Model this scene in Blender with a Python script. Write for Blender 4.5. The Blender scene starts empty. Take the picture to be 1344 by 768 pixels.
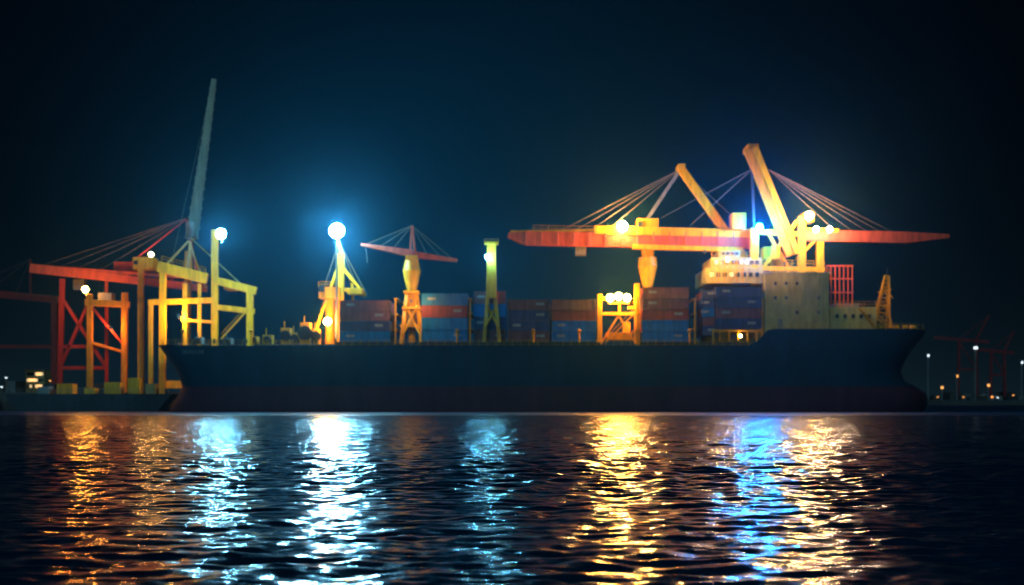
import bpy, math, random
import numpy as np
from mathutils import Vector
random.seed(7); np.random.seed(7)
sc = bpy.context.scene
sc.view_settings.view_transform='Standard'; sc.view_settings.look='None'
sc.view_settings.exposure=0; sc.view_settings.gamma=1

# ---- site scale: 0.15 m per survey unit on the ship's near side (Y=0) ----
CAMD, CAMH = 300.0, 2.0
def pt(u,v,Y=0.0):
    s=(CAMD+Y)/CAMD
    return Vector(((u-672)*.15*s, Y, CAMH+((541-v)*.15-CAMH)*s))
def L(n,Y=0.0): return n*.15*(CAMD+Y)/CAMD

# ---------------- materials ----------------
def nt(name):
    m=bpy.data.materials.new(name); m.use_nodes=True
    n=m.node_tree.nodes; l=m.node_tree.links
    return m,n,l,n['Principled BSDF']
def paint(name,col,rough=.5,metal=0.,var=.35,rust=.25,corr=False):
    m,n,l,b=nt(name)
    tc=n.new('ShaderNodeTexCoord'); mp=n.new('ShaderNodeMapping')
    mp.inputs['Scale'].default_value=(1.2,1.2,.22)
    l.new(tc.outputs['Object'],mp.inputs[0])
    no=n.new('ShaderNodeTexNoise'); no.inputs['Scale'].default_value=1.1; no.inputs['Detail'].default_value=6
    l.new(mp.outputs[0],no.inputs['Vector'])
    r=n.new('ShaderNodeValToRGB'); r.color_ramp.elements[0].position=.3; r.color_ramp.elements[1].position=.7
    r.color_ramp.elements[0].color=(*[c*(1-var) for c in col],1); r.color_ramp.elements[1].color=(*[min(1,c*(1+var*.4)) for c in col],1)
    l.new(no.outputs[0],r.inputs[0])
    n2=n.new('ShaderNodeTexNoise'); n2.inputs['Scale'].default_value=2.3; n2.inputs['Detail'].default_value=8
    l.new(mp.outputs[0],n2.inputs['Vector'])
    r2=n.new('ShaderNodeValToRGB'); r2.color_ramp.elements[0].position=.56; r2.color_ramp.elements[1].position=.68
    r2.color_ramp.elements[0].color=(0,0,0,1); r2.color_ramp.elements[1].color=(rust,)*3+(1,)
    l.new(n2.outputs[0],r2.inputs[0])
    mx=n.new('ShaderNodeMixRGB'); mx.inputs[2].default_value=(.10,.045,.02,1)
    l.new(r2.outputs[0],mx.inputs[0]); l.new(r.outputs[0],mx.inputs[1])
    l.new(mx.outputs[0],b.inputs['Base Color'])
    b.inputs['Roughness'].default_value=rough; b.inputs['Metallic'].default_value=metal
    b.inputs['Specular IOR Level'].default_value=.25
    if corr:
        w=n.new('ShaderNodeTexWave'); w.inputs['Scale'].default_value=1.1; w.bands_direction='X'
        l.new(tc.outputs['Object'],w.inputs[0])
        bp=n.new('ShaderNodeBump'); bp.inputs['Distance'].default_value=.08; bp.inputs['Strength'].default_value=.8
        l.new(w.outputs[0],bp.inputs['Height']); l.new(bp.outputs[0],b.inputs['Normal'])
    return m
def emis(name,col,s):
    m,n,l,b=nt(name)
    b.inputs['Base Color'].default_value=(*col,1)
    b.inputs['Emission Color'].default_value=(*col,1); b.inputs['Emission Strength'].default_value=s
    return m
YEL=paint('yellow_paint',(.84,.36,.006)); YEL2=paint('ochre_paint',(.68,.30,.012))
ORG=paint('orange_paint',(.74,.24,.01)); RED=paint('red_paint',(.34,.03,.02)); SAL=paint('salmon_red_paint',(.60,.09,.04))
CREAM=paint('cream_superstructure',(.50,.38,.12),.5,var=.3); GRN=paint('grey_green_steel',(.15,.16,.11))
GREY=paint('grey_steel',(.2,.2,.18)); DARK=paint('dark_steel',(.03,.035,.04)); GLASS=paint('window_glass',(.03,.035,.03),.1,var=0,rust=0)
CABLE=paint('wire_rope',(.22,.16,.10),.5,var=.1,rust=.1)
CRED=paint('container_red',(.36,.065,.06),corr=True); CBRN=paint('container_brown',(.24,.09,.095),corr=True)
CBLU=paint('container_blue',(.02,.19,.50),corr=True); CNAV=paint('container_navy',(.06,.08,.19),corr=True)
CGRY=paint('container_grey',(.35,.35,.34),corr=True)
CONC=paint('quay_concrete',(.08,.075,.065),.85); DECK=paint('deck_green_paint',(.06,.10,.08),.7)
WLIT=emis('lit_window',(1,.72,.35),.8); WARMB=emis('sodium_bulb',(1,.42,.10),1.8); COOLB=emis('white_bulb',(.75,.92,1),1.8)

# ---------------- mesh builder ----------------
class B:
    def __init__(s,name): s.name=name; s.v=[]; s.f=[]; s.m=[]; s.mats=[]
    def mi(s,m):
        if m not in s.mats: s.mats.append(m)
        return s.mats.index(m)
    def add(s,vs,fs,m):
        o=len(s.v); i=s.mi(m); s.v+= [tuple(x) for x in vs]
        for f in fs: s.f.append(tuple(a+o for a in f)); s.m.append(i)
    def box(s,c,d,m):
        x,y,z=c; a,b,e=d[0]/2,d[1]/2,d[2]/2
        vs=[(x+i*a,y+j*b,z+k*e) for k in(-1,1) for j in(-1,1) for i in(-1,1)]
        s.add(vs,[(0,2,3,1),(4,5,7,6),(0,1,5,4),(2,6,7,3),(0,4,6,2),(1,3,7,5)],m)
    def frame(s,p,q):
        d=(q-p).normalized(); up=Vector((0,0,1))
        if abs(d.z)>.97: up=Vector((1,0,0))
        a=d.cross(up).normalized(); return d,a,a.cross(d).normalized()
    def beam(s,p,q,w,h,m,w2=None,h2=None):
        """w = width across, h = depth in the up plane"""
        p=Vector(p);q=Vector(q); w2=w if w2 is None else w2; h2=h if h2 is None else h2
        d,a,u=s.frame(p,q)
        vs=[p+a*i*w/2+u*j*h/2 for j in(-1,1) for i in(-1,1)]+[q+a*i*w2/2+u*j*h2/2 for j in(-1,1) for i in(-1,1)]
        s.add(vs,[(0,2,3,1),(4,5,7,6),(0,1,5,4),(2,6,7,3),(0,4,6,2),(1,3,7,5)],m)
    def cyl(s,p,q,r1,r2,m,n=12):
        p=Vector(p);q=Vector(q); d,a,u=s.frame(p,q)
        c=[(math.cos(6.2832*i/n),math.sin(6.2832*i/n)) for i in range(n)]
        vs=[p+(a*x+u*y)*r1 for x,y in c]+[q+(a*x+u*y)*r2 for x,y in c]
        s.add(vs,[(i,(i+1)%n,(i+1)%n+n,i+n) for i in range(n)]+[tuple(range(n-1,-1,-1)),tuple(range(n,2*n))],m)
    def ball(s,c,r,m,nu=8,nv=5):
        c=Vector(c); vs=[c+Vector((0,0,-r))]
        for j in range(1,nv):
            t=math.pi*j/nv
            for i in range(nu):
                a=6.28319*i/nu; vs.append(c+Vector((math.sin(t)*math.cos(a),math.sin(t)*math.sin(a),-math.cos(t)))*r)
        vs.append(c+Vector((0,0,r))); fs=[]
        for i in range(nu):
            fs.append((0,1+(i+1)%nu,1+i)); fs.append((len(vs)-1,1+(nv-2)*nu+i,1+(nv-2)*nu+(i+1)%nu))
            for j in range(nv-2): a=1+j*nu; fs.append((a+i,a+(i+1)%nu,a+nu+(i+1)%nu,a+nu+i))
        s.add(vs,fs,m)
    def cable(s,p,q,m=None,r=.06): s.cyl(p,q,r,r,m or CABLE,5)
    def truss(s,p,q,w1,w2,n,r,m):
        p=Vector(p);q=Vector(q); d,a,u=s.frame(p,q)
        def cn(t,i,j):
            w=(w1+(w2-w1)*t)/2; return p+(q-p)*t+a*i*w+u*j*w
        cs=[(-1,-1),(1,-1),(1,1),(-1,1)]
        for i,j in cs: s.beam(cn(0,i,j),cn(1,i,j),r*2,r*2,m)
        for k in range(n):
            t0,t1=k/n,(k+1)/n
            for e in range(4):
                A=cs[e];Bb=cs[(e+1)%4]
                if k%2: A,Bb=Bb,A
                s.beam(cn(t0,*A),cn(t1,*Bb),r,r,m); s.beam(cn(t1,*A),cn(t1,*Bb),r,r,m)
    def stair(s,p,q,w,m):
        p=Vector(p);q=Vector(q); n=max(3,int((q-p).length/.5))
        for o in(-w/2,w/2):
            f=Vector((0,o,0)); s.beam(p+f,q+f,.08,.25,m); s.beam(p+f+Vector((0,0,1)),q+f+Vector((0,0,1)),.05,.05,m)
        for i in range(n): 
            c=p+(q-p)*(i/n); s.box(c,(.3,w-.1,.05),m)
    def rail(s,p,q,m,h=1.1,step=2.):
        p=Vector(p);q=Vector(q); n=max(1,int((q-p).length/step))
        for i in range(n+1):
            c=p+(q-p)*(i/n); s.beam(c,c+Vector((0,0,h)),.07,.07,m)
        for k in(.5,1.): s.beam(p+Vector((0,0,h*k)),q+Vector((0,0,h*k)),.06,.06,m)
    def done(s,parent=None,bevel=0,smooth=False):
        me=bpy.data.meshes.new(s.name); me.from_pydata(s.v,[],s.f)
        for m in s.mats: me.materials.append(m)
        me.polygons.foreach_set('material_index',s.m)
        if smooth: me.polygons.foreach_set('use_smooth',[True]*len(me.polygons))
        me.update(); o=bpy.data.objects.new(s.name,me); sc.collection.objects.link(o)
        if parent: o.parent=parent
        if bevel:
            md=o.modifiers.new('bevel','BEVEL'); md.width=bevel; md.segments=1; md.limit_method='ANGLE'
        return o
def empty(name):
    o=bpy.data.objects.new(name,None); sc.collection.objects.link(o); return o

# ---------------- lamps: glowing globe in a bracket ----------------
def lamp(u,v,Y,col,power,rad,name='floodlight',base_v=None,hood=False):
    p=pt(u,v,Y); b=B(name)
    m=emis('lamp_globe_glow',col,power/(4*math.pi**2*rad*rad))
    b.ball(p,rad,m)
    sg=-1 if hood else 1   # hooded: unseen fill lights added to brighten the cranes, shielded from the water
    b.beam(p+Vector((0,sg*rad*1.2,-rad*1.5)),p+Vector((0,sg*rad*1.2,rad*.8)),.15,.15,GREY)
    b.cyl(p+Vector((0,sg*rad*1.35,0)),p+Vector((0,sg*rad*1.1,0)),rad*(.9 if hood else .5),rad*(1.3 if hood else .6),GREY,10)
    b.beam(p+Vector((0,sg*rad*1.2,-rad*1.5)),p+Vector((0,0,-rad*1.7)),.15,.15,GREY)
    if base_v is not None:
        q=pt(u,base_v,Y); b.cyl(q,p+Vector((0,0,-rad*1.6)),.3,.18,GREY,8)
    return b.done()
COOL=(.20,.66,1.); WARM=(1.,.38,.05); WW=(1.,.58,.18); BLUE=(.003,.24,1.)
lamp(112,380,32,WARM,5500,.7)
lamp(198,334,36,(1,.48,.12),3500,.5)
lamp(290,307,2,COOL,30000,1.0)
lamp(442,303,4,COOL,82000,1.45,base_v=445)
lamp(430,422,3,(1,.5,.08),8500,.75,'crane_fill_light')
lamp(640,337,3,(.12,.6,1.),5000,.45)
lamp(817,297,8,WW,27000,1.)
for u_,v_ in((801,391),(812,389),(823,391)): lamp(u_,v_,2,(1,.42,.05),8500,.72,'crane_fill_light')
lamp(997,298,3,BLUE,56000,.65)
lamp(1062,283,2,(1,.5,.11),22000,.8)
lamp(1071,301,2,(1,.82,.6),3500,.5); lamp(1089,301,2,(1,.82,.6),3500,.5)
lamp(955,341,1,(1,.52,.1),3000,.35,'crane_fill_light')
lamp(972,441,.8,(1,.75,.3),300,.25,'crane_fill_light')
lamp(235,415,18,(1,.5,.08),7500,.35,'crane_fill_light',hood=True)  # added fill that warms the left yellow frames
lamp(145,430,30,(1,.45,.08),2500,.3,'crane_fill_light',hood=True)  # added fill for the portal frame and red crane legs
lamp(540,395,-1,(1,.6,.16),2200,.2,'crane_fill_light',hood=True)  # added fill in front of the deck crane tower
lamp(1030,345,-2,(1,.6,.16),700,.2,'crane_fill_light',hood=True)  # added weak fill for the right crane tower
lamp(925,330,0,(1,.5,.1),5000,.25,'crane_fill_light',hood=True)  # added fill for the crane girder and upper accommodation

# ---------------- container ship ----------------
ship=empty('container_ship')
def interp(t,x): return float(np.interp(x,[a[0] for a in t],[a[1] for a in t]))
Rt=[(430,1213),(445,1206),(460,1193),(475,1184),(488,1179),(500,1184),(508,1200),(518,1215),(530,1216),(541,1210),(560,1195)]
Lt=[(430,196),(452,210),(470,222),(490,236),(508,241),(522,234),(541,222),(560,220)]
def vOf(z,Y=12): s=(CAMD+Y)/CAMD; return 541-((z-CAMH)/s+CAMH)/.15
HB=12.0; YC=12.0
def ztop(x):
    t=(x-pt(985,0).x)/(pt(1012,0).x-pt(985,0).x); t=min(1,max(0,t)); t=t*t*(3-2*t)
    e=max(0,(-60-x)/12.); return 13.1+t*3.3+ .35*min(1,e)
NU,NV=180,40
vs=[];fs=[]
def hullpt(u,w,side):
    x=0; z=w*13.1-2.5*(1-w)
    for _ in range(5):
        v=vOf(z); xl=pt(interp(Lt,v),0,YC).x; xr=pt(interp(Rt,v),0,YC).x
        x=xl+(xr-xl)*u; z=-2.5+w*(ztop(x)+2.5)
    p=3.2+9*max(0,min(1,w)); k=abs(2*u-1)
    hb=HB*max(0,1-k**(p*2.2))**.55
    return (x,YC+side*hb,z)
for side in(-1,1):
    o=len(vs)
    for i in range(NU+1):
        u=.5-.5*math.cos(math.pi*i/NU)
        for j in range(NV+1): vs.append(hullpt(u,j/NV,side))
    for i in range(NU):
        for j in range(NV):
            a=o+i*(NV+1)+j; f=(a,a+NV+1,a+NV+2,a+1); fs.append(f if side<0 else f[::-1])
hm,n,l,b=nt('hull_paint')
geo=n.new('ShaderNodeNewGeometry'); sep=n.new('ShaderNodeSeparateXYZ'); l.new(geo.outputs['Position'],sep.inputs[0])
st=n.new('ShaderNodeMath'); st.operation='GREATER_THAN'; st.inputs[1].default_value=5.1; l.new(sep.outputs[2],st.inputs[0])
mp=n.new('ShaderNodeMapping'); mp.inputs['Scale'].default_value=(.35,.35,.06); l.new(geo.outputs['Position'],mp.inputs[0])
no=n.new('ShaderNodeTexNoise'); no.inputs['Scale'].default_value=1.; no.inputs['Detail'].default_value=8; l.new(mp.outputs[0],no.inputs['Vector'])
mxh=n.new('ShaderNodeMixRGB'); mxh.inputs[1].default_value=(.10,.022,.035,1); mxh.inputs[2].default_value=(.003,.036,.062,1); l.new(st.outputs[0],mxh.inputs[0])
rr=n.new('ShaderNodeValToRGB'); rr.color_ramp.elements[0].position=.3; rr.color_ramp.elements[0].color=(.68,.68,.68,1); rr.color_ramp.elements[1].position=.7
l.new(no.outputs[0],rr.inputs[0]); mu=n.new('ShaderNodeMixRGB'); mu.blend_type='MULTIPLY'; mu.inputs[0].default_value=1
l.new(mxh.outputs[0],mu.inputs[1]); l.new(rr.outputs[0],mu.inputs[2]); l.new(mu.outputs[0],b.inputs['Base Color']); b.inputs['Roughness'].default_value=.6; b.inputs['Specular IOR Level'].default_value=.25
br=n.new('ShaderNodeTexBrick'); br.inputs['Scale'].default_value=.25; br.inputs['Mortar Size'].default_value=.008
cx=n.new('ShaderNodeCombineXYZ'); l.new(sep.outputs[0],cx.inputs[0]); l.new(sep.outputs[2],cx.inputs[1]); l.new(cx.outputs[0],br.inputs['Vector'])
bp=n.new('ShaderNodeBump'); bp.inputs['Distance'].default_value=.03; bp.inputs['Strength'].default_value=.5; l.new(br.outputs['Fac'],bp.inputs['Height']); l.new(bp.outputs[0],b.inputs['Normal'])
hb=B('hull'); hb.add(vs,fs,hm); hb.done(ship,smooth=True)
dk=B('deck'); dv=[];df=[]
for i in range(NU+1):
    u=.5-.5*math.cos(math.pi*i/NU); a=hullpt(u,1,-1);c=hullpt(u,1,1); dv+=[(a[0],a[1]+.02,a[2]-.25),(c[0],c[1]-.02,c[2]-.25)]
df=[(2*i,2*i+2,2*i+3,2*i+1) for i in range(NU)]
dk.add(dv,df,DECK); dk.done(ship)
rl=B('deck_railing')
for side in(-1,1):
    prev=None
    for i in range(0,91):
        u=.012+.976*i/90; a=Vector(hullpt(u,1,side)); a.y-=side*.25; a.z-=.2
        rl.beam(a,a+Vector((0,0,1.3)),.09,.09,GREY if side>0 else YEL2)
        if prev:
            for k in(.45,.9,1.3): rl.beam(prev+Vector((0,0,k)),a+Vector((0,0,k)),.06,.06,GREY if side>0 else YEL2)
        prev=a
rl.done(ship)
tr=B('hull_fittings')
for k in range(36):
    x=pt(300,0).x+k*3.4; tr.box((x,-.04,12.6),(.25,.12,.5),DARK)
for k in range(9):
    x=pt(246+k*3.4,0,5).x; uu=(x-pt(215,0,12).x)/(pt(1205,0,12).x-pt(215,0,12).x)
    y=hullpt(uu,.88,-1)[1]; 
    for d in range(3): tr.box((x+random.uniform(-.12,.12),y-.03,pt(0,463,5).z+(d-1)*.25),(.32 if d!=1 or k%2 else .12,.08,.1),CGRY)
tr.done(ship)
hc=B('hatch_coaming')
for a,c in((443,520),(550,724),(722,786),(840,1002)):
    hc.box(((pt(a,0,8).x+pt(c,0,8).x)/2,YC,13.45),(L(c-a,8),19,.9),DARK)
hc.done(ship)
sp=B('superstructure')
def blk(u0,u1,v0,v1,Y0,Y1,m,b_=None):
    b_=b_ or sp; A=pt(u0,v1,Y0); C=pt(u1,v0,Y0)
    b_.box(((A.x+C.x)/2,(Y0+Y1)/2,(A.z+C.z)/2),(C.x-A.x,Y1-Y0,C.z-A.z),m); return A.x,C.x,A.z,C.z
def windows(x0,x1,z,Y,n,w=.7,h=.8,lit=.3,b_=None,skip=0):
    b_=b_ or sp
    for i in range(n):
        if random.random()<skip: continue
        x=x0+(x1-x0)*(i+.5)/n
        b_.box((x,Y-.03,z),(w+.2,.05,h+.2),GREY); b_.box((x,Y-.07,z),(w,.06,h),WLIT if random.random()<lit else GLASS)
x0,x1,z0,z1=blk(925,1004,372,452,14,22,CREAM)
x0,x1,z0,z1=blk(926,1002,352,371.8,4,21,CREAM); windows(x0+.6,x1-.6,z1-1.3,4,8)
sp.rail((x0,4,z1),(x1,4,z1),YEL2)
x0,x1,z0,z1=blk(934,1000,338,351.8,5,20,CREAM); windows(x0+.5,x1-.5,z1-1,5,9,.7,.7)
sp.rail((x0,5,z1),(x1,5,z1),YEL2)
x0,x1,z0,z1=blk(944,972,329,337.8,6,18,CREAM); windows(x0+.3,x1-.3,z1-.6,6,4,.6,.5)
sp.cyl((x0+1,9,z1),(x0+1,9,z1+5),.15,.08,GREY,6); sp.box((x0+1,9,z1+3),(2,.15,.3),GREY)
for k in range(6):
    sp.cyl((pt(935+k*8,0,4).x,3.9,pt(0,340+k*.5,4).z),(pt(935+k*8,0,4).x,3.9,pt(0,372,4).z),.1,.1,YEL2,6)
x0,x1,z0,z1=blk(1004,1088,359,436,2,20,CREAM)
for v in(372,391,410): windows(x0+1,x1-1,pt(0,v,2).z,2,5,.4,.5,.0,skip=.45)
for v in(381,401,420): sp.box(((x0+x1)/2,1.97,pt(0,v,2).z),(x1-x0-.1,.08,.1),CREAM)
for u in(1022,1052,1074): sp.beam(pt(u,360,1.9),pt(u,435,1.9),.12,.12,CREAM)
sp.box((x0+3,1.93,z0+1.6),(1,.1,2),GREY)
sp.rail((x0,2.1,z1),(x1,2.1,z1),YEL2); sp.box(((x0+x1)/2,11,z1+.12),(x1-x0+.8,18.6,.25),CREAM)
x0,x1,z0,z1=blk(1088.2,1150,403,436,5,19,CREAM); windows(x0+.8,x1-.6,pt(0,415,5).z,5,5,.6,.7,.1); sp.rail((x0,5.1,z1),(x1,5.1,z1),YEL2)
x0,x1,z0,z1=blk(1096,1128,398,402.8,7,17,GREY)
sp.stair(pt(1150,432,4),pt(1128,404,4),.9,YEL2)
sp.cyl(pt(1020,358,12),pt(1020,338,12),1.6,1.3,CREAM,16)
for u in(1156,1176,1188,1198):
    p=pt(u,431,7); sp.cyl(p+Vector((0,-.8,.2)),p+Vector((0,.8,.2)),.5,.5,YEL2,10); sp.box(p+Vector((0,0,-.3)),(1.1,2,.5),DARK)
sp.done(ship,bevel=.05)
cg=B('exhaust_cage')
for Y in(7,13):
    for k in range(7):
        u=1085+k*5.6; cg.beam(pt(u,402,Y),pt(u,349,Y),.22,.22,SAL)
    for v in(349,366,384): cg.beam(pt(1084,v,Y),pt(1120,v,Y),.28,.28,SAL)
for u in(1085,1119):
    cg.beam(pt(u,349,7),pt(u,349,13),.3,.3,SAL)
cg.done(ship)
ms=B('signal_mast'); ms.truss(pt(1156,430,12),pt(1164,362,12),3.0,.7,7,.17,YEL2)
ms.beam(pt(1152,384,12),pt(1170,380,12),.2,.2,YEL); ms.beam(pt(1158,372,12),pt(1172,392,12),.25,.25,YEL2); ms.cyl(pt(1164,362,12),pt(1164.5,352,12),.1,.05,GREY,6)
ms.stair(pt(1170,430,10),pt(1164,400,10),.8,YEL2)
ms.done(ship)
wn=B('deck_machinery')
for u,v,w,m in((376,431,12,YEL),(388,437,9,YEL2),(402,424,13,YEL),(416,432,8,YEL),(352,440,12,YEL2),(335,442,8,YEL2),(300,444,10,GREY),(262,443,9,GREY)):
    p0=pt(u,452,5); h=L(452-v,5); wn.box((p0.x,5,p0.z+h/2),(L(w,5),3.2,h),m)
    wn.cyl((p0.x,2.9,p0.z+h*.5),(p0.x,3.4,p0.z+h*.5),h*.35,h*.35,DARK,12)
    wn.beam((p0.x-.4,5,p0.z+h),(p0.x-.4,5,p0.z+h+1.4),.15,.15,m)
for u in(250,276,318,350,386,410): 
    p=pt(u,451,3); wn.cyl(p,p+Vector((0,0,.9)),.25,.3,DARK,8); wn.cyl(p+Vector((.8,0,0)),p+Vector((.8,0,.9)),.25,.3,DARK,8)
for u in(240,330,600,700,760,905): 
    p=pt(u,450,2); wn.cyl(p,p+Vector((0,0,2.2)),.22,.22,YEL2,8); wn.cyl(p+Vector((0,-.3,2.2)),p+Vector((0,.2,2.5)),.4,.35,YEL2,8)
wn.done(ship,bevel=.04)

# ---------------- container stacks ----------------
def stack(u0,u1,vt,tiers,colors,rows=7,Y0=2.,vb=448,cols=1):
    s=B('shipping_container_stack'); X0=pt(u0,0,Y0).x; X1=pt(u1,0,Y0).x
    zb=13.92 if vb==448 else pt(0,vb,Y0).z; zt=pt(0,vt,Y0).z; h=(zt-zb)/tiers; W=(X1-X0)/cols; D=2.44
    for r in range(rows):
        y=Y0+D*(r+.5)+.06*r
        for c in range(cols):
            nt_=tiers if r<2 else max(1,tiers-(random.random()<.3))
            for t in range(nt_):
                m=colors[t%len(colors)] if r==0 else random.choice([CRED,CBLU,CBRN,CNAV,colors[t%len(colors)]])
                x=X0+W*(c+.5)+random.uniform(-.05,.05); z=zb+h*(t+.5)
                hw=W/2-.05; hh=h/2-.04; hd=D/2
                s.box((x,y,z),(2*hw-.14,D-.14,2*hh-.1),m)
                for i in(-1,1):
                    for j in(-1,1):
                        s.box((x+i*(hw-.09),y+j*(hd-.09),z),(.18,.18,2*hh),m)
                    for k in(-1,1):
                        s.box((x,y+i*(hd-.07),z+k*(hh-.08)),(2*hw-.36,.14,.16),m)
                        s.box((x+i*(hw-.07),y,z+k*(hh-.08)),(.14,D-.36,.16),m)
                for q in(-.8,-.35,.35,.8): s.box((x+hw-.05,y+q,z),(.05,.05,2*hh-.3),GREY)
                if r==0 and random.random()<.75:
                    s.box((x+random.choice([-.28,.28])*W,y-hd+.055,z+.15),(1.6,.02,.5),CGRY)
    return s.done()
stack(445,512,394,4,[CBLU,CNAV,CBRN,CBRN])
stack(553,614,385,4,[CBLU,CBLU,CRED,CBLU])
stack(622,664,382,4,[CBRN,CNAV,CBLU,CBRN],Y0=5)
stack(666,721,393,4,[CBRN,CNAV,CNAV,CBRN])
stack(724,782,393,4,[CBLU,CBLU,CRED,CBRN])
stack(843,904,377,5,[CBLU,CBLU,CRED,CBRN,CBRN])
stack(922,938,380,5,[CNAV,CBRN,CBLU,CNAV,CNAV],rows=5,Y0=3,vb=440)
stack(940,1000,376,4,[CNAV,CBRN,CNAV,CNAV],rows=3,Y0=1.4,vb=432)
lb=B('lashing_bridge')
for u in(519,617,837,912,1001):
    lb.beam(pt(u,452,2),pt(u,392,2),.3,.3,YEL2); lb.beam(pt(u,452,18),pt(u,392,18),.3,.3,YEL2)
    for vv in(392,412,432): lb.box((pt(u,0,2).x,10,pt(0,vv,2).z),(.8,16.5,.15),YEL2)
lb.beam(pt(936,452,1),pt(936,433,1),.3,.3,YEL); lb.beam(pt(1000,446,1),pt(1000,433,1),.3,.3,YEL)
for u in(945,957,969,981,993): lb.beam(pt(u,448,1.2),pt(u,433,1.2),.25,.25,YEL)
lb.box(((pt(936,0,2).x+pt(1001,0,2).x)/2,5,pt(0,432.6,1).z-.2),(L(66),8,.3),YEL)
lb.done(ship)

# ---------------- ship deck cranes ----------------
c=B('ship_deck_crane')
Y=8
c.cyl(pt(433,452,Y),pt(433,392,Y),L(6),L(6),YEL,16)
c.box(pt(434,385,Y),(L(28),5,L(15)),YEL); c.box(pt(424,380,Y)+Vector((0,-1.8,0)),(L(8),1.6,L(9)),GLASS)
c.beam(pt(447,452,Y),pt(448,333,Y),L(8),L(8),YEL); c.beam(pt(434,378,Y),pt(448,336,Y),.5,.5,YEL)
c.beam(pt(450,352,Y),pt(480,388,Y),L(5),L(5),YEL,L(3),L(3)); c.beam(pt(452,380,Y),pt(480,388,Y),L(5),L(5),YEL2)
c.beam(pt(462,372,Y),pt(466,450,Y),.5,.5,YEL2)
for q in((425,378),(460,372),(470,380),(482,388)): c.cable(pt(445,318,Y),pt(*q,Y))
c.box(pt(467,383,Y),(L(20),4,L(8)),YEL)
c.stair(pt(410,450,Y-3),pt(428,395,Y-3),.9,YEL); c.rail(pt(418,377,Y-2.6),pt(450,377,Y-2.6),YEL)
c.beam(pt(448,333,Y),pt(442,308,Y),.4,.4,YEL2)
c.done(bevel=.04)

c=B('ship_deck_crane')
Y=6
for dy in(-3,3):
    c.beam(pt(527,452,Y+dy),pt(535,382,Y),L(5),L(5),YEL); c.beam(pt(554,452,Y+dy),pt(546,382,Y),L(5),L(5),YEL)
    c.beam(pt(528,440,Y+dy),pt(549,400,Y+dy*.4),.4,.4,YEL); c.beam(pt(552,440,Y+dy),pt(532,400,Y+dy*.4),.4,.4,YEL)
c.cyl(pt(540.5,450,Y),pt(540.5,384,Y),L(5),L(5),YEL2,12)
for v in(384,405,428): c.box(pt(540.5,v,Y),(L(20+(v-384)*.25),4.5,.5),YEL)
c.cyl(pt(540.5,383,Y),pt(540.5,356,Y),L(6),L(12),YEL,16); c.cyl(pt(540.5,355.8,Y),pt(540.5,342,Y),L(12),L(9),YEL,16)
c.beam(pt(541,334,Y),pt(600,342,Y),3,L(8),SAL,1.5,L(4)); c.beam(pt(541,333,Y),pt(474,321,Y),3,L(9),SAL,1.5,L(3))
c.box(pt(541,339,Y),(L(16),3.4,L(6)),YEL)
c.beam(pt(538,332,Y),pt(541,296,Y),.4,.4,SAL); c.beam(pt(545,332,Y),pt(541,296,Y),.4,.4,SAL)
for q in((482,320),(500,323),(516,326),(560,333),(578,337),(594,340)): c.cable(pt(541,296,Y),pt(*q,Y))
c.cable(pt(480,323,Y),pt(482,345,Y),r=.05)
c.done(bevel=.04)

c=B('ship_lamp_post')
Y=5
c.beam(pt(645,392,Y),pt(645,321,Y),L(15),L(14),YEL2,L(11),L(11)); c.box(pt(645,322,Y)+Vector((0,0,.4)),(L(18),3,.5),YEL2)
for dy in(-2,2):
    c.beam(pt(640,392,Y),pt(635,452,Y+dy),L(5),L(5),YEL2); c.beam(pt(650,392,Y),pt(656,452,Y+dy),L(5),L(5),YEL2)
    c.beam(pt(637,430,Y+dy),pt(652,400,Y),.35,.35,YEL2); c.beam(pt(654,430,Y+dy),pt(639,400,Y),.35,.35,YEL2)
c.rail(pt(636,321,Y-1.4),pt(654,321,Y-1.4),YEL2)
c.done(bevel=.04)

c=B('cargo_gantry')
for Y in(3,12):
    c.beam(pt(787,452,Y),pt(787,386,Y),L(6),L(6),YEL); c.beam(pt(836,452,Y),pt(836,372,Y),L(7),L(7),YEL)
    c.beam(pt(784,412,Y),pt(840,412,Y),L(4),L(4),YEL2); c.beam(pt(784,392,Y),pt(803,392,Y),L(4),L(4),YEL)
    c.beam(pt(824,404,Y),pt(836,404,Y),L(4),L(4),YEL); c.beam(pt(790,449,Y),pt(812,414,Y),.3,.3,YEL2); c.beam(pt(833,449,Y),pt(812,414,Y),.3,.3,YEL2)
for u in(787,836): c.beam(pt(u,392,3),pt(u,392,12),.6,.6,YEL)
c.box(pt(812,442,6),(L(34),5,L(10)),YEL2); c.box(pt(822,430,7),(L(9),3,L(14)),YEL)
c.stair(pt(795,450,2),pt(830,414,2),.9,YEL)
c.cyl(pt(813,412,4),pt(813,398,4),.3,.2,YEL2,8); c.beam(pt(798,398,3.6),pt(826,398,3.6),.25,.25,YEL2)
c.done(bevel=.04)

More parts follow.
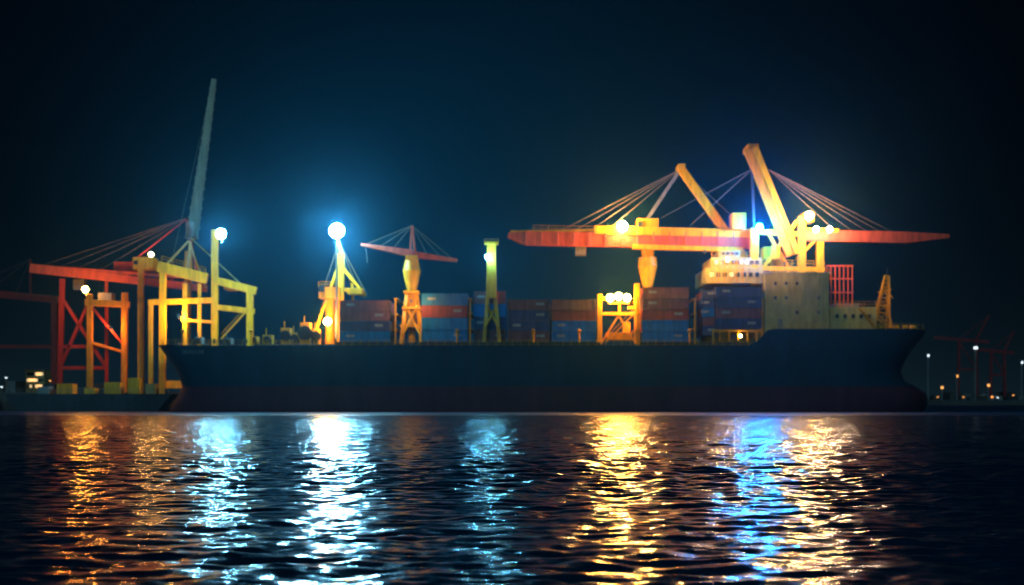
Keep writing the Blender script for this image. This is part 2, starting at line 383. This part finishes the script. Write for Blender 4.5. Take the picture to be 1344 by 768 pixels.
c=B('gantry_crane')
Y=12
c.cyl(pt(850,455,Y),pt(850,376,Y),L(7),L(6),YEL,16)
c.cyl(pt(850,375.8,Y),pt(850,350,Y),L(7),L(13),YEL,18); c.cyl(pt(850,349.8,Y),pt(850,338,Y),L(13),L(12),YEL,18); c.cyl(pt(850,337.8,Y),pt(850,325,Y),L(8),L(9),YEL,18)
for dy in(-2.6,2.6):
    c.beam(pt(690,313,Y+dy),pt(985,318,Y+dy),1.1,L(19),SAL); c.beam(pt(690,313,Y+dy),pt(667,309,Y+dy),1.1,L(19),SAL,.8,L(7))
    c.beam(pt(780,302,Y+dy),pt(985,307,Y+dy),1.5,L(11),YEL); c.beam(pt(670,304,Y+dy),pt(780,302.8,Y+dy),.7,L(3),YEL2)
    c.beam(pt(830,324,Y+dy),pt(975,328,Y+dy),1.6,L(6),YEL)
    for k in range(15):
        u=690+k*21; c.beam(pt(u,304,Y+dy-.7),pt(u,322,Y+dy-.7),.15,.25,SAL)
for k in range(12): c.beam(pt(680+k*27,312,Y-2),pt(680+k*27,312,Y+2),.4,.8,SAL)
c.box(pt(849,296,Y),(L(28),5.5,L(15)),YEL); c.box(pt(838,297,Y)+Vector((0,-2.9,0)),(L(6),.3,L(8)),GLASS)
c.rail(pt(700,303,Y-3.3),pt(985,308,Y-3.3),YEL2,1.1,3)
for dy in(-2.2,2.2):
    c.beam(pt(893,221,Y+dy),pt(978,340,Y+dy),1.0,L(11),YEL)
    c.beam(pt(891,225,Y+dy),pt(848,290,Y+dy),.35,.7,GREY)
    for q in((738,302),(756,302),(775,302),(800,300)): c.cable(pt(893,222,Y+dy),pt(*q,Y+dy),r=.06)
    c.cable(pt(893,222,Y+dy),pt(968,290,Y+dy)); c.cable(pt(893,222,Y+dy),pt(940,300,Y+dy))
for t in np.linspace(0,1,9):
    c.beam(pt(893+85*t,221+119*t,Y-2),pt(893+85*t,221+119*t,Y+2),.3,.3,YEL)
c.box(pt(893,221,Y),(L(9),6,L(7)),YEL2)
c.box(pt(762,330,Y),(2.2,3,1.6),GREY); 
for u in(759,765): c.cable(pt(u,322,Y),pt(u,330,Y),r=.05)
c.done(bevel=.05)

c=B('gantry_crane')
Y=9
for dy in(-3,3):
    y=Y+dy
    c.beam(pt(990,375,y),pt(990,300,y),L(14),L(10),YEL); c.beam(pt(1052,360,y),pt(1052,284,y),L(10),L(10),YEL2)
    c.beam(pt(1076,360,y),pt(1076,318,y),L(9),L(9),YEL); c.beam(pt(984,352,y),pt(1082,354,y),1.4,L(6),YEL)
    c.beam(pt(990,304,y),pt(1056,308,y),1.2,L(7),YEL)
    c.beam(pt(1003,350,y),pt(1046,290,y),.9,L(5),YEL); c.beam(pt(1008,306,y),pt(1034,350,y),.8,L(4),ORG)
    c.beam(pt(984,194,y),pt(1040,335,y),1.0,L(18),SAL if dy>0 else ORG)
    c.beam(pt(991,193,y-.3),pt(1047,333,y-.3),1.0,L(7),YEL)
    c.beam(pt(986,200,y),pt(990,300,y),.4,.5,DARK)
    c.beam(pt(1050,309,y),pt(1190,312,y),1.2,L(15),SAL); c.beam(pt(1190,312,y),pt(1246,310,y),1.2,L(15),SAL,.7,L(5))
    c.beam(pt(1056,302,y),pt(1100,303,y),1.4,L(5),YEL)
    c.beam(pt(1046,340,y),pt(1075,310,y),.7,L(4),ORG)
    for q in((1170,304),(1155,304),(1138,304),(1118,303),(1096,303)): c.cable(pt(1008,222,y),pt(*q,y),r=.055)
    for q in((868,286),(905,297)): c.cable(pt(987,222,y),pt(*q,Y+dy*.8),r=.05)
for k in range(8): c.beam(pt(1060+k*24,310,Y-2.6),pt(1060+k*24,310,Y+2.6),.4,.7,SAL)
for t in np.linspace(.02,.95,9): c.beam(pt(985+56*t,195+140*t,Y-3),pt(985+56*t,195+140*t,Y+3),.35,.35,ORG)
c.box(pt(985,196,Y),(L(14),7,L(7)),ORG)
c.box(pt(968,292,Y),(L(18),5,L(22)),YEL2); c.box(pt(1058,287,Y),(L(16),5,L(12)),YEL); c.box(pt(1010,333,Y),(L(20),4,L(16)),YEL)
c.rail(pt(984,348,Y-4),pt(1082,350,Y-4),YEL); c.stair(pt(1012,372,Y-4),pt(1040,353,Y-4),.9,YEL)
c.cyl(pt(1018,340,Y-3.5),pt(1018,322,Y-3.5),.9,.9,YEL,10)
c.done(bevel=.05)

# ---------------- left dock: quay, cranes ----------------
q=B('dock_quay')
qx1=pt(560,0,25).x
q.box(((qx1-420)/2,75,.9),(qx1+420,100,5.4),CONC)
q.box(((qx1-420)/2,25.4,3.75),(qx1+420,.8,.5),CONC)
for k in range(60):
    x=-415+k*6.5
    if x<qx1: q.cyl((x,24.6,.6),(x,24.6,3.2),.5,.5,DARK,10); q.cyl((x+2,26.5,3.6),(x+2,26.5,4.3),.25,.35,DARK,8)
q.done()
bg=B('work_barge')
prof=[(5,517),(12,527),(22,543),(205,543),(214,530),(226,517)]
va=[pt(a,b_,17) for a,b_ in prof]; vb=[pt(a,b_,17)+Vector((0,7,0)) for a,b_ in prof]; nn=len(prof)
bg.add(va+vb,[tuple(range(nn-1,-1,-1)),tuple(range(nn,2*nn))]+[(i,(i+1)%nn,(i+1)%nn+nn,i+nn) for i in range(nn)],DARK)
for u,w,h,m in((60,16,10,GREY),(88,22,14,ORG),(120,14,8,YEL2),(150,22,16,YEL2),(178,16,22,YEL2),(200,14,14,CREAM)):
    p=pt(u,517,20); bg.box(p+Vector((0,0,L(h)/2)),(L(w),3.5,L(h)),m)
bg.rail(pt(14,517,17.2),pt(222,517,17.2),GREY)
bg.done(bevel=.05)

c=B('ship_to_shore_crane')
for Y in(40,52):
    c.beam(pt(40,352,Y),pt(272,379,Y),1.2,L(12,Y),SAL,1.2,L(9,Y)); c.beam(pt(40,349,Y),pt(272,366,Y),.6,L(4,Y),SAL)
    for k in range(12): c.beam(pt(46+k*19,352+k*2,Y),pt(56+k*19,350+k*1.8,Y),.2,.3,RED)
    c.beam(pt(78,517,Y),pt(82,366,Y),L(6,Y),L(6,Y),RED); c.beam(pt(140,517,Y),pt(140,366,Y),L(4,Y),L(4,Y),RED)
    c.beam(pt(80,455,Y),pt(140,455,Y),.8,.8,RED); c.beam(pt(80,483,Y),pt(140,483,Y),.8,.8,RED)
    c.beam(pt(84,395,Y),pt(138,480,Y),.8,.7,RED); c.beam(pt(80,480,Y),pt(120,390,Y),.8,.7,RED)
    c.beam(pt(150,362,Y),pt(244,288,Y),.22,.22,RED)
    for u in(50,75,100,130): c.cable(pt(245,286,Y),pt(u,350+(u-50)*.07,Y),r=.04)
    c.beam(pt(245,288,Y),pt(262,372,Y),.4,.4,RED)
for v in(517,455,483,368): 
    for u in(80,140): c.beam(pt(u,v,40),pt(u,v,52),.7,.7,RED)
for k in range(11): c.beam(pt(45+k*22,352+k*2.5,40),pt(45+k*22,352+k*2.5,52),.4,.6,SAL)
c.box(pt(76,508,46),(L(18),14,L(8)),DARK); c.box(pt(140,508,46),(L(18),14,L(8)),DARK)
c.box(pt(170,352,46),(L(34),8,L(14)),RED)
c.box(pt(105,374,44),(2.4,2.4,2.4),GREY)
c.done(bevel=.05)
c=B('ship_to_shore_crane')
for Y in(90,100):
    c.beam(pt(-70,380,Y),pt(80,394,Y),1.2,L(9,Y),RED); c.beam(pt(-30,517,Y),pt(-30,385,Y),1.5,1.5,RED); c.beam(pt(72,517,Y),pt(72,390,Y),1.5,1.5,RED)
    for u in(-60,-20,20): c.cable(pt(40,340,Y),pt(u,386,Y),r=.04)
    c.beam(pt(40,340,Y),pt(40,388,Y),.4,.4,RED)
    c.beam(pt(-30,455,Y),pt(72,455,Y),.8,.8,RED)
c.done()

c=B('portal_frame')
for Y in(32,39):
    c.beam(pt(118,517,Y),pt(118,386,Y),L(7,Y),L(7,Y),ORG); c.beam(pt(163,517,Y),pt(164,384,Y),L(7,Y),L(7,Y),ORG)
    c.beam(pt(112,397,Y),pt(170,400,Y),1.2,L(8,Y),ORG); c.beam(pt(120,450,Y),pt(162,462,Y),.6,.6,ORG)
    c.beam(pt(122,405,Y),pt(160,450,Y),.5,.5,RED)
for u in(118,163): c.beam(pt(u,390,32),pt(u,390,39),.8,.8,ORG); c.box(pt(u,512,35.5),(L(12),9,L(8)),DARK)
c.box(pt(140,392,35),(3,3,2.4),GREY)
c.done(bevel=.05)

c=B('rubber_tyred_gantry')
for Y in(20,30):
    c.beam(pt(213,517,Y),pt(214,346,Y),L(8,Y),L(8,Y),YEL); c.beam(pt(282,517,Y),pt(282,302,Y),L(8,Y),L(8,Y),YEL)
    c.beam(pt(328,517,Y),pt(328,376,Y),L(9,Y),L(8,Y),YEL)
    c.beam(pt(208,350,Y),pt(272,366,Y),1.6,L(14,Y),YEL); c.beam(pt(282,368,Y),pt(336,382,Y),1.6,L(10,Y),YEL)
    c.beam(pt(195,397,Y),pt(282,394,Y),1.2,L(7,Y),YEL); c.beam(pt(282,403,Y),pt(334,409,Y),1.4,L(7,Y),YEL)
    c.beam(pt(238,420,Y),pt(282,423,Y),.8,L(4,Y),YEL2); c.beam(pt(198,400,Y),pt(198,512,Y),.9,.9,YEL2)
    c.beam(pt(243,372,Y),pt(243,460,Y),.9,.9,YEL2); c.beam(pt(262,372,Y),pt(262,460,Y),.7,.7,YEL2)
    for u in(213,282,328): 
        for w in(-3,3): c.cyl(pt(u+w,515,Y)+Vector((0,-.5,0)),pt(u+w,515,Y)+Vector((0,.5,0)),.8,.8,DARK,14)
for u,v in((213,350),(282,310),(328,378),(282,372),(213,397),(268,366)): c.beam(pt(u,v,20),pt(u,v,30),.9,.9,YEL)
c.box(pt(303,377,25),(L(14),5,L(9)),YEL2); c.rail(pt(212,343,19),pt(270,358,19),YEL2)
c.stair(pt(290,445,19),pt(322,410,19),.9,YEL2)
c.done(bevel=.05)

c=B('mobile_harbour_crane')
Y=36
for dy in(-2,2):
    c.beam(pt(185,517,Y+dy),pt(185,342,Y+dy),L(7,Y),L(7,Y),YEL2); 
c.box(pt(191,347,Y),(L(26,Y),5,L(16,Y)),YEL2); c.box(pt(182,346,Y)+Vector((0,-2.6,0)),(L(6),.2,L(6)),GLASS)
c.beam(pt(252,312,Y),pt(281,104,Y),L(14,Y),L(13,Y),GRN,L(6,Y),L(6,Y))
for k in range(16):
    t=k/16; p=pt(252,312,Y).lerp(pt(281,104,Y),t); w_=L(15.5-8*t,Y); c.box(p,(w_,L(15-7*t,Y),.4),GRN)
c.cyl(pt(252,312,Y),pt(252,292,Y),L(8,Y),L(8,Y),GREY,10)
for dy in(-2.5,2.5):
    c.beam(pt(248,316,Y+dy),pt(214,352,Y+dy),.4,.4,CREAM); c.beam(pt(248,316,Y+dy),pt(270,378,Y+dy),.4,.4,CREAM)
    c.beam(pt(250,318,Y+dy),pt(240,400,Y+dy),.5,.5,CREAM); c.beam(pt(250,312,Y+dy),pt(322,378,Y+dy),.2,.2,CREAM)
    c.cable(pt(277,118,Y),pt(225,345,Y+dy),GRN,.04)
c.beam(pt(243,517,Y),pt(248,330,Y),L(9,Y),L(9,Y),YEL2); c.box(pt(243,505,Y),(L(60,Y),7,L(10,Y)),YEL2)
c.done(bevel=.05)

tb=B('terminal_building')
Y=110
x0,x1,z0,z1=blk(34,58,486,517,Y,Y+12,CREAM,tb)
for v in(491,499,507): windows(x0+.4,x1-.4,pt(0,v,Y).z,Y,6,.9,.8,.5,tb)
tb.box(((x0+x1)/2,Y+6,z1+.2),(x1-x0+.6,12.6,.4),GREY)
x0,x1,z0,z1=blk(-40,20,500,517,Y,Y+20,GREY,tb)
tb.done()
for u,v in((8,496),(66,500),(2,508)):
    s_=B('quay_light'); p=pt(u,v,95); s_.cyl(pt(u,517,95),p,.15,.1,GREY,6); s_.box(p+Vector((0,0,.25)),(1.2,.5,.2),GREY); s_.cyl(p+Vector((0,0,-.15)),p+Vector((0,0,.15)),.3,.3,COOLB if u<40 else WARMB,8); s_.done()

# ---------------- distant harbour on the right ----------------
fs_=B('far_shore'); Y=650
x0=pt(560,0,Y).x
xs=np.linspace(x0,x0+1500,80)
va=[];ff=[]
for i,x in enumerate(xs):
    va+=[(x,Y+random.uniform(-6,6),-1),(x,Y+4,3.2),(x,Y+400,3.6)]
for i in range(79):
    a=i*3; ff+=[(a,a+3,a+4,a+1),(a+1,a+4,a+5,a+2)]
fs_.add(va,ff,CONC); fs_.done()
for k in range(16):
    w=B('warehouse'); u=1120+k*19+random.uniform(-4,4); h=random.uniform(4,13); wd=random.uniform(10,17); y=Y+20+random.uniform(0,60)
    p=pt(u,527,y); p.z=3.2; W_=L(wd,y); H_=L(h,y)*.7
    D_=22
    vs_=[p+Vector(a) for a in((-W_/2,0,0),(W_/2,0,0),(W_/2,0,H_),(0,0,H_*1.25),(-W_/2,0,H_),(-W_/2,D_,0),(W_/2,D_,0),(W_/2,D_,H_),(0,D_,H_*1.25),(-W_/2,D_,H_))]
    w.add(vs_,[(0,1,2,3,4),(9,8,7,6,5),(1,6,7,2),(2,7,8,3),(3,8,9,4),(0,4,9,5)],random.choice([CONC,GREY,DARK]))
    w.box(p+Vector((0,-.1,H_*.3)),(W_*.25,.2,H_*.6),DARK)
    for j in range(3):
        if random.random()<.4: w.box(p+Vector((random.uniform(-.4,.4)*W_,-.4,H_*random.uniform(.4,.95))),(.9,.5,.6),random.choice([WARMB,WARMB,WARMB,COOLB]))
    w.done()
for (u,v,m,r) in((1280,457,COOLB,1.3),(1218,467,COOLB,.6),(1341,476,COOLB,.6),(1256,494,WARMB,.5),(1236,509,WARMB,.8),(1297,506,WARMB,.8)):
    s_=B('harbour_light_mast'); y=Y+12; p=pt(u,v,y); g=p.copy(); g.z=3
    s_.cyl(g,p,.6,.4,GREY,8); s_.box(p+Vector((0,0,1.3)),(3,2,.5),GREY); s_.cyl(p+Vector((0,-1,-.6)),p+Vector((0,-1,.8)),r,r*.9,m,10); s_.done()
DRED=paint('weathered_red_paint',(.30,.03,.03))
for u0,k in((1268,.55),(1308,.4)):
    c=B('distant_quay_crane'); y=Y+30; a=.6 if k>.5 else .45
    for yy in(y,y+14):
        T=lambda du,v: pt(u0+du*a,520-(520-v)*(1 if k>.5 else .8),yy)
        c.beam(T(-18,520),T(-15,446),1.5,1.5,DRED); c.beam(T(24,520),T(22,446),1.5,1.5,DRED)
        c.beam(T(-70,443),T(50,449),1.8,L(4,yy),DRED); c.beam(T(-16,485),T(23,485),1.2,1.2,DRED)
        c.beam(T(22,446),T(50,414),1.2,1.2,DRED); c.beam(T(-15,446),T(50,414),.4,.4,DRED)
        c.beam(T(-14,450),T(22,484),.7,.7,DRED)
    c.done()

# ---------------- water ----------------
def water():
    th=np.concatenate([np.linspace(-math.pi,-.42,50)[:-1],np.linspace(-.42,.42,1000),np.linspace(.42,math.pi,50)[1:]])
    d=np.concatenate([[.3,1.5,3,5],np.geomspace(7,330,1000),np.geomspace(330,9000,60)[1:]])
    dd=np.gradient(d)
    T,R=np.meshgrid(th,d); X=R*np.sin(T); Yy=R*np.cos(T)-CAMD
    Zz=np.zeros_like(X); rng=np.random.RandomState(5)
    cell=np.maximum(dd[:,None],0)
    N=70
    lam=np.geomspace(.26,8.,N); 
    for i in range(N):
        k=2*math.pi/lam[i]; a=rng.normal(-math.pi/2+.2,.95)
        s=.038*math.exp(-((math.log(lam[i]/.9))/.95)**2)
        A=s/k
        fade=np.clip((lam[i]/(2.6*cell))-1.,0,1)*np.clip((330-R)/60,0,1)
        ph=rng.uniform(0,6.28)
        arg=k*(X*math.cos(a)+Yy*math.sin(a))+ph
        Zz+=A*fade*(np.sin(arg)+.25*np.sin(2*arg+1.57))
    mod=.85+.22*np.sin(X*.11+.7*np.sin(Yy*.07))+.18*np.sin(Yy*.19+X*.05)
    Zz*=mod
    nr,nc=X.shape
    co=np.stack([X,Yy,Zz],-1).reshape(-1,3).astype(np.float32)
    idx=np.arange(nr*nc).reshape(nr,nc)
    q=np.stack([idx[:-1,:-1],idx[:-1,1:],idx[1:,1:],idx[1:,:-1]],-1).reshape(-1,4)[:, ::-1]
    me=bpy.data.meshes.new('water'); me.vertices.add(len(co)); me.vertices.foreach_set('co',co.ravel())
    me.loops.add(q.size); me.loops.foreach_set('vertex_index',q.ravel().astype(np.int32))
    me.polygons.add(len(q)); me.polygons.foreach_set('loop_start',np.arange(0,q.size,4,dtype=np.int32))
    me.update(calc_edges=True); me.polygons.foreach_set('use_smooth',np.ones(len(q),bool))
    o=bpy.data.objects.new('water',me); sc.collection.objects.link(o)
    m,n,l,b=nt('harbour_water'); me.materials.append(m)
    b.inputs['Base Color'].default_value=(.001,.035,.075,1); b.inputs['IOR'].default_value=1.33
    g=n.new('ShaderNodeNewGeometry')
    def slope(scale,amp,stretch):
        mp=n.new('ShaderNodeMapping'); mp.inputs['Scale'].default_value=stretch; l.new(g.outputs['Position'],mp.inputs[0])
        no=n.new('ShaderNodeTexNoise'); no.inputs['Scale'].default_value=scale; no.inputs['Detail'].default_value=3; l.new(mp.outputs[0],no.inputs['Vector'])
        s=n.new('ShaderNodeVectorMath'); s.operation='SUBTRACT'; s.inputs[1].default_value=(.5,.5,.5); l.new(no.outputs['Color'],s.inputs[0])
        k=n.new('ShaderNodeVectorMath'); k.operation='MULTIPLY'; k.inputs[1].default_value=(amp*1.3,amp,0); l.new(s.outputs[0],k.inputs[0]); return k
    k1=slope(3.5,.36,(1,1,0)); k2=slope(1.0,.7,(.6,1.,0))
    ds=n.new('ShaderNodeVectorMath'); ds.operation='DISTANCE'; ds.inputs[1].default_value=(0,-CAMD,0); l.new(g.outputs['Position'],ds.inputs[0])
    mr=n.new('ShaderNodeMapRange'); mr.inputs[1].default_value=30; mr.inputs[2].default_value=120; l.new(ds.outputs['Value'],mr.inputs[0])
    # chop thrown back off the hull and quay walls: steeper, unresolved facets
    sy=n.new('ShaderNodeSeparateXYZ'); l.new(g.outputs['Position'],sy.inputs[0])
    mr2=n.new('ShaderNodeMapRange'); mr2.inputs[1].default_value=-85; mr2.inputs[2].default_value=-40; mr2.inputs[4].default_value=2.6; l.new(sy.outputs[1],mr2.inputs[0])
    mr3=n.new('ShaderNodeMapRange'); mr3.inputs[1].default_value=-85; mr3.inputs[2].default_value=-45; mr3.inputs[3].default_value=.155; mr3.inputs[4].default_value=.42; l.new(sy.outputs[1],mr3.inputs[0])
    l.new(mr3.outputs[0],b.inputs['Roughness'])
    am=n.new('ShaderNodeMath'); l.new(mr.outputs[0],am.inputs[0]); l.new(mr2.outputs[0],am.inputs[1])
    sc2=n.new('ShaderNodeVectorMath'); sc2.operation='SCALE'; l.new(k2.outputs[0],sc2.inputs[0]); l.new(am.outputs[0],sc2.inputs['Scale'])
    a1=n.new('ShaderNodeVectorMath'); l.new(k1.outputs[0],a1.inputs[0]); l.new(sc2.outputs[0],a1.inputs[1])
    a2=n.new('ShaderNodeVectorMath'); l.new(a1.outputs[0],a2.inputs[0]); l.new(g.outputs['Normal'],a2.inputs[1])
    nm=n.new('ShaderNodeVectorMath'); nm.operation='NORMALIZE'; l.new(a2.outputs[0],nm.inputs[0]); l.new(nm.outputs[0],b.inputs['Normal'])
water()

# ---------------- haze over the harbour ----------------
hz=B('sea_mist')
mist=bpy.data.materials.new('mist_volume'); mist.use_nodes=True; mn=mist.node_tree; mn.nodes.clear()
mo=mn.nodes.new('ShaderNodeOutputMaterial'); vsn=mn.nodes.new('ShaderNodeVolumeScatter'); vsn.inputs['Density'].default_value=.00042; vsn.inputs['Anisotropy'].default_value=.8
vsn.inputs['Color'].default_value=(.18,.66,1,1); mn.links.new(vsn.outputs[0],mo.inputs['Volume'])
hz.box((0,-10,55),(480,150,109),mist); hz.done()

# ---------------- world & added fill sun ----------------
w=bpy.data.worlds.new('World'); sc.world=w; w.use_nodes=True; n=w.node_tree.nodes; l=w.node_tree.links
bg_=n['Background']; tc=n.new('ShaderNodeTexCoord')
def scaled(sock,col):
    v=n.new('ShaderNodeVectorMath'); v.operation='SCALE'; v.inputs[0].default_value=col; l.new(sock,v.inputs['Scale']); return v
def lobe(d,pw,col):
    d=Vector(d).normalized(); dt=n.new('ShaderNodeVectorMath'); dt.operation='DOT_PRODUCT'; dt.inputs[1].default_value=d; l.new(tc.outputs['Generated'],dt.inputs[0])
    mx=n.new('ShaderNodeMath'); mx.operation='MAXIMUM'; mx.inputs[1].default_value=0; l.new(dt.outputs['Value'],mx.inputs[0])
    p=n.new('ShaderNodeMath'); p.operation='POWER'; p.inputs[1].default_value=pw; l.new(mx.outputs[0],p.inputs[0])
    return scaled(p.outputs[0],col)
a=lobe((-.03,1,.10),60,(.0001,.012,.030)); b2=lobe((0,-1,.3),2,(.003,.035,.06))
sx=n.new('ShaderNodeSeparateXYZ'); l.new(tc.outputs['Generated'],sx.inputs[0])
ab=n.new('ShaderNodeMath'); ab.operation='ABSOLUTE'; l.new(sx.outputs[2],ab.inputs[0])
ex=n.new('ShaderNodeMath'); ex.operation='MULTIPLY'; ex.inputs[1].default_value=-22; l.new(ab.outputs[0],ex.inputs[0])
e2=n.new('ShaderNodeMath'); e2.operation='EXPONENT'; l.new(ex.outputs[0],e2.inputs[0])
hg=scaled(e2.outputs[0],(.004,.010,.013))
ad=n.new('ShaderNodeVectorMath'); l.new(a.outputs[0],ad.inputs[0]); l.new(b2.outputs[0],ad.inputs[1])
ad3=n.new('ShaderNodeVectorMath'); l.new(ad.outputs[0],ad3.inputs[0]); l.new(hg.outputs[0],ad3.inputs[1])
ad2=n.new('ShaderNodeVectorMath'); ad2.inputs[1].default_value=(.0001,.0006,.0016); l.new(ad3.outputs[0],ad2.inputs[0])
l.new(ad2.outputs[0],bg_.inputs['Color']); bg_.inputs['Strength'].default_value=1
su=bpy.data.lights.new('front_fill_sun','SUN'); su.energy=.5; su.color=(.28,.72,1); su.angle=math.radians(10)  # teal fill added from the camera side to brighten hull and containers
so=bpy.data.objects.new('front_fill_sun',su); so.rotation_euler=(math.radians(62),0,math.radians(-18)); sc.collection.objects.link(so)

# ---------------- camera ----------------
cd=bpy.data.cameras.new('camera'); co=bpy.data.objects.new('camera',cd); sc.collection.objects.link(co); sc.camera=co
co.location=(0,-CAMD,CAMH); co.rotation_euler=(math.pi/2,0,0)
cd.sensor_width=36; cd.lens=36*CAMD/(1344*.15); cd.shift_y=(541-CAMH/.15-384)/1344; cd.clip_end=20000; cd.clip_start=.1
cd.dof.use_dof=True; cd.dof.focus_distance=36; cd.dof.aperture_fstop=.95
